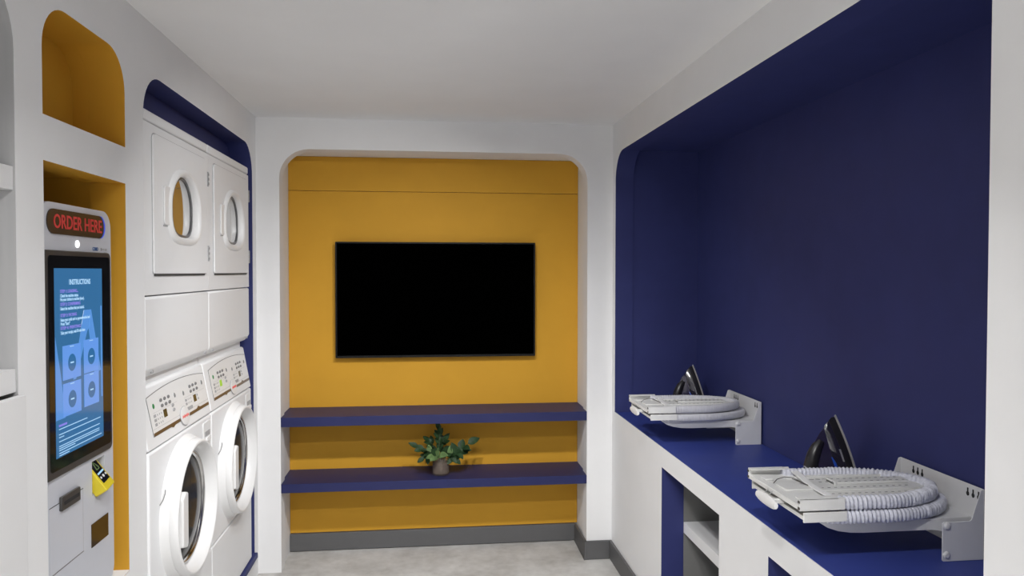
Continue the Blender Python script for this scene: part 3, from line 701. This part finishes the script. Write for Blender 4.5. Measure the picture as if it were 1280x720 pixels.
    bd(sweep_rim(MB(), up, 0.160, 0.0145, 0.0175, wr, seed + 5), 'upper_cover_rim', fab, smooth=80)
    tr = [(-0.525, uy - 0.145), (-0.525, uy + 0.150)] + [(p[0] - 0.016, uy + (p[1] - uy) * 0.91) for p in upp[::-1]]
    bd(MB().prism(tr, 'z', 0.158, 0.162), 'upper_tray', 'tray')
    for ya in (uy - 0.155, uy + 0.150):
        bd(MB().box(-0.527, -0.40, ya, ya + 0.005, 0.148, 0.180), 'upper_rail', 'tray', bevel=0.001)
        bd(MB().box(-0.527, -0.42, ya - (0.0 if ya < 0 else 0.018), ya + (0.023 if ya < 0 else 0.005), 0.1775, 0.1805), 'rail_lip', 'tray')
        for zz in (0.155, 0.172):
            bd(MB().box(-0.5285, -0.527, ya - 0.002, ya + 0.007, zz - 0.003, zz + 0.003), 'rail_bolt', 'wire')
    bd(MB().box(-0.527, -0.520, uy - 0.15, uy + 0.15, 0.150, 0.160), 'upper_front_rail', 'tray')
    # raised ribs and bar on the tray
    bd(MB().box(-0.335, -0.105, uy + 0.012, uy + 0.055, 0.162, 0.170), 'centre_bar', 'tray', bevel=0.002)
    bd(MB().box(-0.335, -0.330, uy + 0.008, uy + 0.060, 0.162, 0.173), 'bar_end', 'tray', bevel=0.001)
    bd(MB().box(-0.40, -0.10, uy - 0.045, uy - 0.040, 0.162, 0.168), 'tray_rib', 'tray', bevel=0.001)
    bd(MB().box(-0.44, -0.12, uy + 0.085, uy + 0.089, 0.162, 0.168), 'tray_rib', 'tray', bevel=0.001)
    bd(MB().box(-0.50, -0.39, uy - 0.03, uy + 0.03, 0.162, 0.167), 'latch_plate', 'tray', bevel=0.002)
    bd(MB().box(-0.51, -0.485, uy + 0.075, uy + 0.105, 0.162, 0.168), 'latch_plate', 'tray', bevel=0.002)
    sl = MB()
    for r in range(9):
        yy = uy - 0.118 + r * 0.0275
        if abs(yy - uy - 0.087) < 0.008 or abs(yy - uy + 0.0425) < 0.006: continue
        zt = 0.1705 if 0.013 < yy - uy < 0.054 else 0.1625
        for k in range(15):
            xx = -0.385 + k * 0.0195 + (r % 2) * 0.009
            if xx > -0.115 or (abs(yy - uy) > 0.09 and xx > -0.19): continue
            if -0.336 < xx - 0.004 and xx < -0.327 and 0 < yy - uy < 0.06: continue
            sl.box(xx, xx + 0.008, yy - 0.0018, yy + 0.0018, zt - 0.0006, zt)
    s = bd(sl, 'perforation', 'grey_line'); s['kind'] = 'stuff'
    # hem band of the cover crossing the tray
    bd(MB().loft([[(-0.405 + dx, uy + 0.15, 0.176), (-0.405 + dx + 0.0005, uy + 0.09, 0.172), (-0.418 + dx, uy + 0.03, 0.171), (-0.425 + dx, uy - 0.05, 0.171), (-0.432 + dx, uy - 0.13, 0.175), (-0.434 + dx, uy - 0.152, 0.170),
                   (-0.434 + dx, uy - 0.152, 0.167), (-0.432 + dx, uy - 0.13, 0.171), (-0.425 + dx, uy - 0.05, 0.167), (-0.418 + dx, uy + 0.03, 0.167), (-0.405 + dx, uy + 0.09, 0.168), (-0.405 + dx, uy + 0.15, 0.172)] for dx in (0.0, 0.020)]), 'cover_hem', 'hem', bevel=0.0015)
    bd(MB().tube([(-0.500, uy + 0.045, 0.164), (-0.485, uy + 0.055, 0.172), (-0.462, uy + 0.055, 0.178), (-0.442, uy + 0.045, 0.178), (-0.430, uy + 0.02, 0.172), (-0.412, uy - 0.01, 0.165)], 0.0012, 6), 'release_cable', 'wire')
    bd(MB().tube([(-0.446, uy + 0.042, 0.176), (-0.425, uy + 0.005, 0.170), (-0.402, uy - 0.03, 0.164)], 0.0012, 6), 'release_cable', 'wire')
    # plastic release handle
    h = []
    for k in range(9):
        q = k / 8; yy = uy - 0.062 + 0.115 * q; w = 0.0135 * (0.55 + 0.45 * math.sin(PI * min(1, max(0, q))) ** 0.5)
        h.append([(-0.545 + 0.006 * math.cos(2 * PI * j / 12), yy, 0.1335 + 1.25 * w * math.sin(2 * PI * j / 12)) for j in range(12)])
    bd(MB().loft(h), 'release_handle', 'plastic', smooth=60)
    bd(MB().box(-0.545, -0.505, uy - 0.045, uy - 0.030, 0.134, 0.146), 'handle_link', 'tray', bevel=0.002)
    for yy in (uy - 0.005, uy + 0.02): bd(MB().tube([(-0.544, yy, 0.138), (-0.535, yy, 0.150), (-0.522, yy + 0.004, 0.157)], 0.0013, 6), 'handle_wire', 'silver')
    return B
make_board((AX, 1.975, 0.832), 'folded white wall mounted ironing board with crinkled blue white cover, nearer the camera', 0.0021, 'fabric', 3)
make_board((AX, 3.300, 0.832), 'folded white wall mounted ironing board with smooth cover, nearer the television wall', 0.0006, 'fabric_smooth', 11)

# ------------------------------------------------------------------ irons standing on their heels
def make_iron(pos, label, turn):
    # lying frame: l heel to tip, s width, h height above the sole; stood up: l to +z, h to -x
    I = root('steam_iron', label, 'iron', pos, 'steam irons standing on the worktop')
    tilt = math.radians(13)
    R = Matrix.Rotation(math.radians(turn), 4, 'Z') @ Matrix.Rotation(-tilt, 4, 'Y')
    raw = []
    def st(l, s, h): return (-h, s, l)
    def half(l, L=0.295, W=0.060):
        q = max(0.0, min(1.0, l / L))
        return W * (1 - max(0, (q - 0.22) / 0.78) ** 1.9) * (0.86 + 0.14 * min(1, q / 0.12))
    def outline(sc_l0, L, wscale, h):
        ls = [sc_l0 + (L - sc_l0) * (k / 16) ** 0.85 for k in range(17)]
        a = [(l, half(l * 0.295 / L) * wscale + (0.0006 if k == 16 else 0)) for k, l in enumerate(ls)]
        return [st(l, w, h) for l, w in a] + [st(l, -w, h) for l, w in a[::-1]]
    zoff = 0.0006
    def bd(mb, name, m, **k):
        mb.v = [tuple(R @ Vector(p) + Vector((0, 0, zoff))) for p in mb.v]
        return mb.build(name, m, I, origin=Vector((0, 0, 0)), **k)
    bd(MB().loft([outline(0.010, 0.295, 1.0, 0.0), outline(0.010, 0.295, 1.0, 0.006)]), 'sole_plate', 'iron_sole', bevel=0.001)
    bd(MB().loft([outline(0.010, 0.288, 0.93, 0.0065), outline(0.010, 0.290, 0.99, 0.018), outline(0.010, 0.282, 0.95, 0.030)]), 'skirt', 'iron_handle', smooth=50)
    bd(MB().loft([outline(0.010, 0.281, 0.93, 0.0305), outline(0.012, 0.272, 0.84, 0.046), outline(0.016, 0.252, 0.68, 0.060), outline(0.018, 0.236, 0.55, 0.070)]), 'body', 'iron_body', smooth=60)
    # water tank at the front, carrying the grip
    bd(MB().loft([outline(0.055, 0.264, 0.70, 0.050), outline(0.060, 0.250, 0.62, 0.070), outline(0.075, 0.228, 0.54, 0.092), outline(0.095, 0.206, 0.46, 0.110)]), 'water_tank', 'iron_purple', smooth=60)
    # handle loop
    hp = [(0.222, 0.072), (0.205, 0.092), (0.182, 0.110), (0.150, 0.128), (0.115, 0.139), (0.080, 0.143), (0.056, 0.141), (0.048, 0.136)]
    bd(MB().tube([st(l, 0, h) for l, h in hp], [0.013, 0.019, 0.022, 0.023, 0.022, 0.022, 0.022, 0.020], 14), 'handle', 'iron_handle', smooth=60)
    bd(MB().loft([[st(0.001 + h * 0.2309 + (0.030 if k in (1, 2) else 0), s_ * (1 if k in (0, 1) else -1), h) for k in range(4)] for (h, s_) in ((0.058, 0.040), (0.085, 0.034), (0.115, 0.028), (0.146, 0.020))]), 'heel_rest', 'iron_handle', bevel=0.006, seg=3)
    bd(MB().loft([[st(0.176 + 0.012 * math.cos(2 * PI * k / 14), 0.012 * math.sin(2 * PI * k / 14), h) for k in range(14)] for h in (0.118, 0.134)]), 'steam_dial', 'iron_handle', bevel=0.002)
    for l, h in ((0.150, 0.146), (0.128, 0.153)):
        bd(MB().loft([[st(l + 0.006 * math.cos(2 * PI * k / 10), 0.009 * math.sin(2 * PI * k / 10), q) for k in range(10)] for q in (h, h + 0.005)]), 'spray_button', 'silver', bevel=0.001)
    for s in (1, -1):
        bd(MB().tube([st(0.170, s * 0.030, 0.0635), st(0.150, s * 0.038, 0.0615), (st(0.125, s * 0.043, 0.060)), st(0.100, s * 0.045, 0.0595), st(0.075, s * 0.044, 0.0595)], [0.002, 0.0045, 0.005, 0.0045, 0.002], 8), 'blue_trim', 'iron_blue')
        bd(MB().loft([[st(l, s * (half(l) * 0.985 + q), h) for l, h in ((0.040, 0.013), (0.098, 0.021), (0.090, 0.026), (0.040, 0.027))] for q in (-0.002, 0.0012)]), 'teal_trim', 'iron_teal')
        bd(MB().loft([[st(l, s * (half(l) * 0.93 + q), h) for l, h in ((0.150, 0.031), (0.190, 0.031), (0.190, 0.035), (0.150, 0.035))] for q in (-0.004, 0.0010)]), 'silver_lettering', 'silver')
    return I
make_iron((1.440, 2.350, 0.832), 'black steam iron standing on its heel behind the nearer ironing board', 4)
make_iron((1.440, 3.700, 0.832), 'black steam iron standing on its heel behind the ironing board near the television wall', 4)

# ------------------------------------------------------------------ vase with leafy sprigs
VX, VY, VZ = 0.070, 4.105, 0.471
V = root('glass_vase', 'small clear glass vase of murky water on the lower navy shelf', 'vase', (VX, VY, VZ))
MB().lathe([(0.0, 0.0), (0.044, 0.0), (0.0485, 0.004), (0.0495, 0.02), (0.0495, 0.098), (0.0485, 0.101), (0.0465, 0.099), (0.0462, 0.02), (0.044, 0.010), (0.0, 0.009)], (VX, VY, VZ + 0.0004), 'z', 36, cap=False).build('vase_glass', 'glass', V, smooth=50)
MB().lathe([(0.0, 0.0105), (0.0435, 0.0115), (0.0455, 0.021), (0.0455, 0.070), (0.0, 0.070)], (VX, VY, VZ + 0.0004), 'z', 32, cap=False).build('water', 'water', V)
def leaf_mesh(mb, base, d, up, L, W, curl):
    d = d.normalized(); s = d.cross(up).normalized(); n = s.cross(d).normalized()
    rows = []
    for k in range(7):
        q = k / 6; w = W * math.sin(PI * min(1, q ** 0.85)) ** 0.8 * 0.5
        c = base + d * (L * q) + n * (-curl * L * q * q)
        rows.append([tuple(c - s * w + n * w * 0.35), tuple(c), tuple(c + s * w + n * w * 0.35)])
    rows2 = [[tuple(Vector(p) - n * 0.0006) for p in r] for r in rows]
    rings = [r + r2[::-1] for r, r2 in zip(rows, rows2)]
    mb.loft(rings)
    return mb
def sprig(label, pts, n, L, W, pale, seed, spread=1.0, start=0.35):
    rnd = random.Random(seed)
    P = [Vector(p) + Vector((VX, VY, VZ)) for p in pts]
    S = root('leafy_sprig', label, 'sprig', tuple(P[0]), 'leafy sprigs in the vase')
    fine = []
    for i in range(len(P) - 1):
        for k in range(5): fine.append(P[i].lerp(P[i + 1], k / 5))
    fine.append(P[-1])
    MB().tube([tuple(p) for p in fine], [0.0019 - 0.0010 * i / len(fine) for i in range(len(fine))], 6).build('stem', 'stem', S)
    for k in range(n):
        q = start + (1 - start) * (k / max(1, n - 1)); i = min(len(fine) - 2, int(q * (len(fine) - 1)))
        t = (fine[i + 1] - fine[i]).normalized(); b = fine[i] if k < n - 1 else fine[-1]
        a = k * 2.4 + rnd.uniform(-0.4, 0.4)
        side = Vector((math.cos(a), 0.55 * math.sin(a) - 0.15, 0.5 * math.sin(a)))
        d = (t * (0.75 if k < n - 1 else 2.5) + side * spread)
        up = Vector((rnd.uniform(-0.3, 0.3), -0.8, 0.7))
        mm = 'leaf_pale' if rnd.random() < pale else 'leaf'
        leaf_mesh(MB(), b, d, up, L * 1.12 * rnd.uniform(0.8, 1.15), W * 1.3 * rnd.uniform(0.85, 1.15), rnd.uniform(-0.1, 0.3)).build('leaf', mm, S, smooth=60)
    return S
sprig('tall upright dark sprig reaching up to the upper shelf', [(0.004, 0.0, 0.02), (0.0, 0.0, 0.10), (-0.008, 0.0, 0.19), (-0.013, -0.005, 0.255)], 13, 0.044, 0.019, 0.0, 1, 0.55, 0.42)
sprig('sprig leaning far left over the vase rim', [(0.01, 0.01, 0.02), (-0.02, -0.005, 0.10), (-0.07, -0.015, 0.135), (-0.125, -0.02, 0.158)], 9, 0.048, 0.024, 0.05, 2, 0.75, 0.45)
sprig('sprig leaning far right with broad dark leaves', [(-0.01, 0.0, 0.02), (0.03, -0.01, 0.105), (0.085, -0.02, 0.125), (0.150, -0.02, 0.172)], 9, 0.058, 0.030, 0.1, 3, 0.8, 0.42)
sprig('short sprig with dark leaves behind the vase rim, left of the tall one', [(0.0, 0.015, 0.02), (-0.012, 0.02, 0.11), (-0.045, 0.02, 0.165), (-0.065, 0.018, 0.185)], 8, 0.045, 0.020, 0.0, 4, 0.8, 0.45)
sprig('short pale green sprig hanging over the front of the vase rim', [(0.0, 0.0, 0.02), (-0.008, -0.02, 0.105), (-0.020, -0.045, 0.118), (-0.035, -0.062, 0.118)], 6, 0.050, 0.030, 0.85, 5, 1.0, 0.5)
sprig('small pale sprig hanging over the right side of the rim', [(0.0, 0.0, 0.02), (0.026, -0.018, 0.105), (0.055, -0.03, 0.112), (0.070, -0.035, 0.098)], 6, 0.046, 0.026, 0.45, 6, 0.9, 0.5)
sprig('dark bushy sprig in the middle of the vase', [(0.0, 0.0, 0.02), (0.006, 0.01, 0.11), (0.012, 0.015, 0.16), (0.018, 0.01, 0.185)], 9, 0.044, 0.021, 0.1, 8, 0.95, 0.5)
sprig('dark broad leaved sprig low on the right of the vase', [(0.0, 0.0, 0.02), (0.022, -0.008, 0.105), (0.060, -0.020, 0.125), (0.105, -0.026, 0.128)], 9, 0.048, 0.026, 0.15, 21, 0.9, 0.45)
sprig('dark drooping sprig low on the left of the vase', [(0.0, 0.0, 0.02), (-0.024, -0.010, 0.105), (-0.060, -0.022, 0.122), (-0.090, -0.03, 0.105)], 8, 0.044, 0.022, 0.1, 22, 0.9, 0.45)
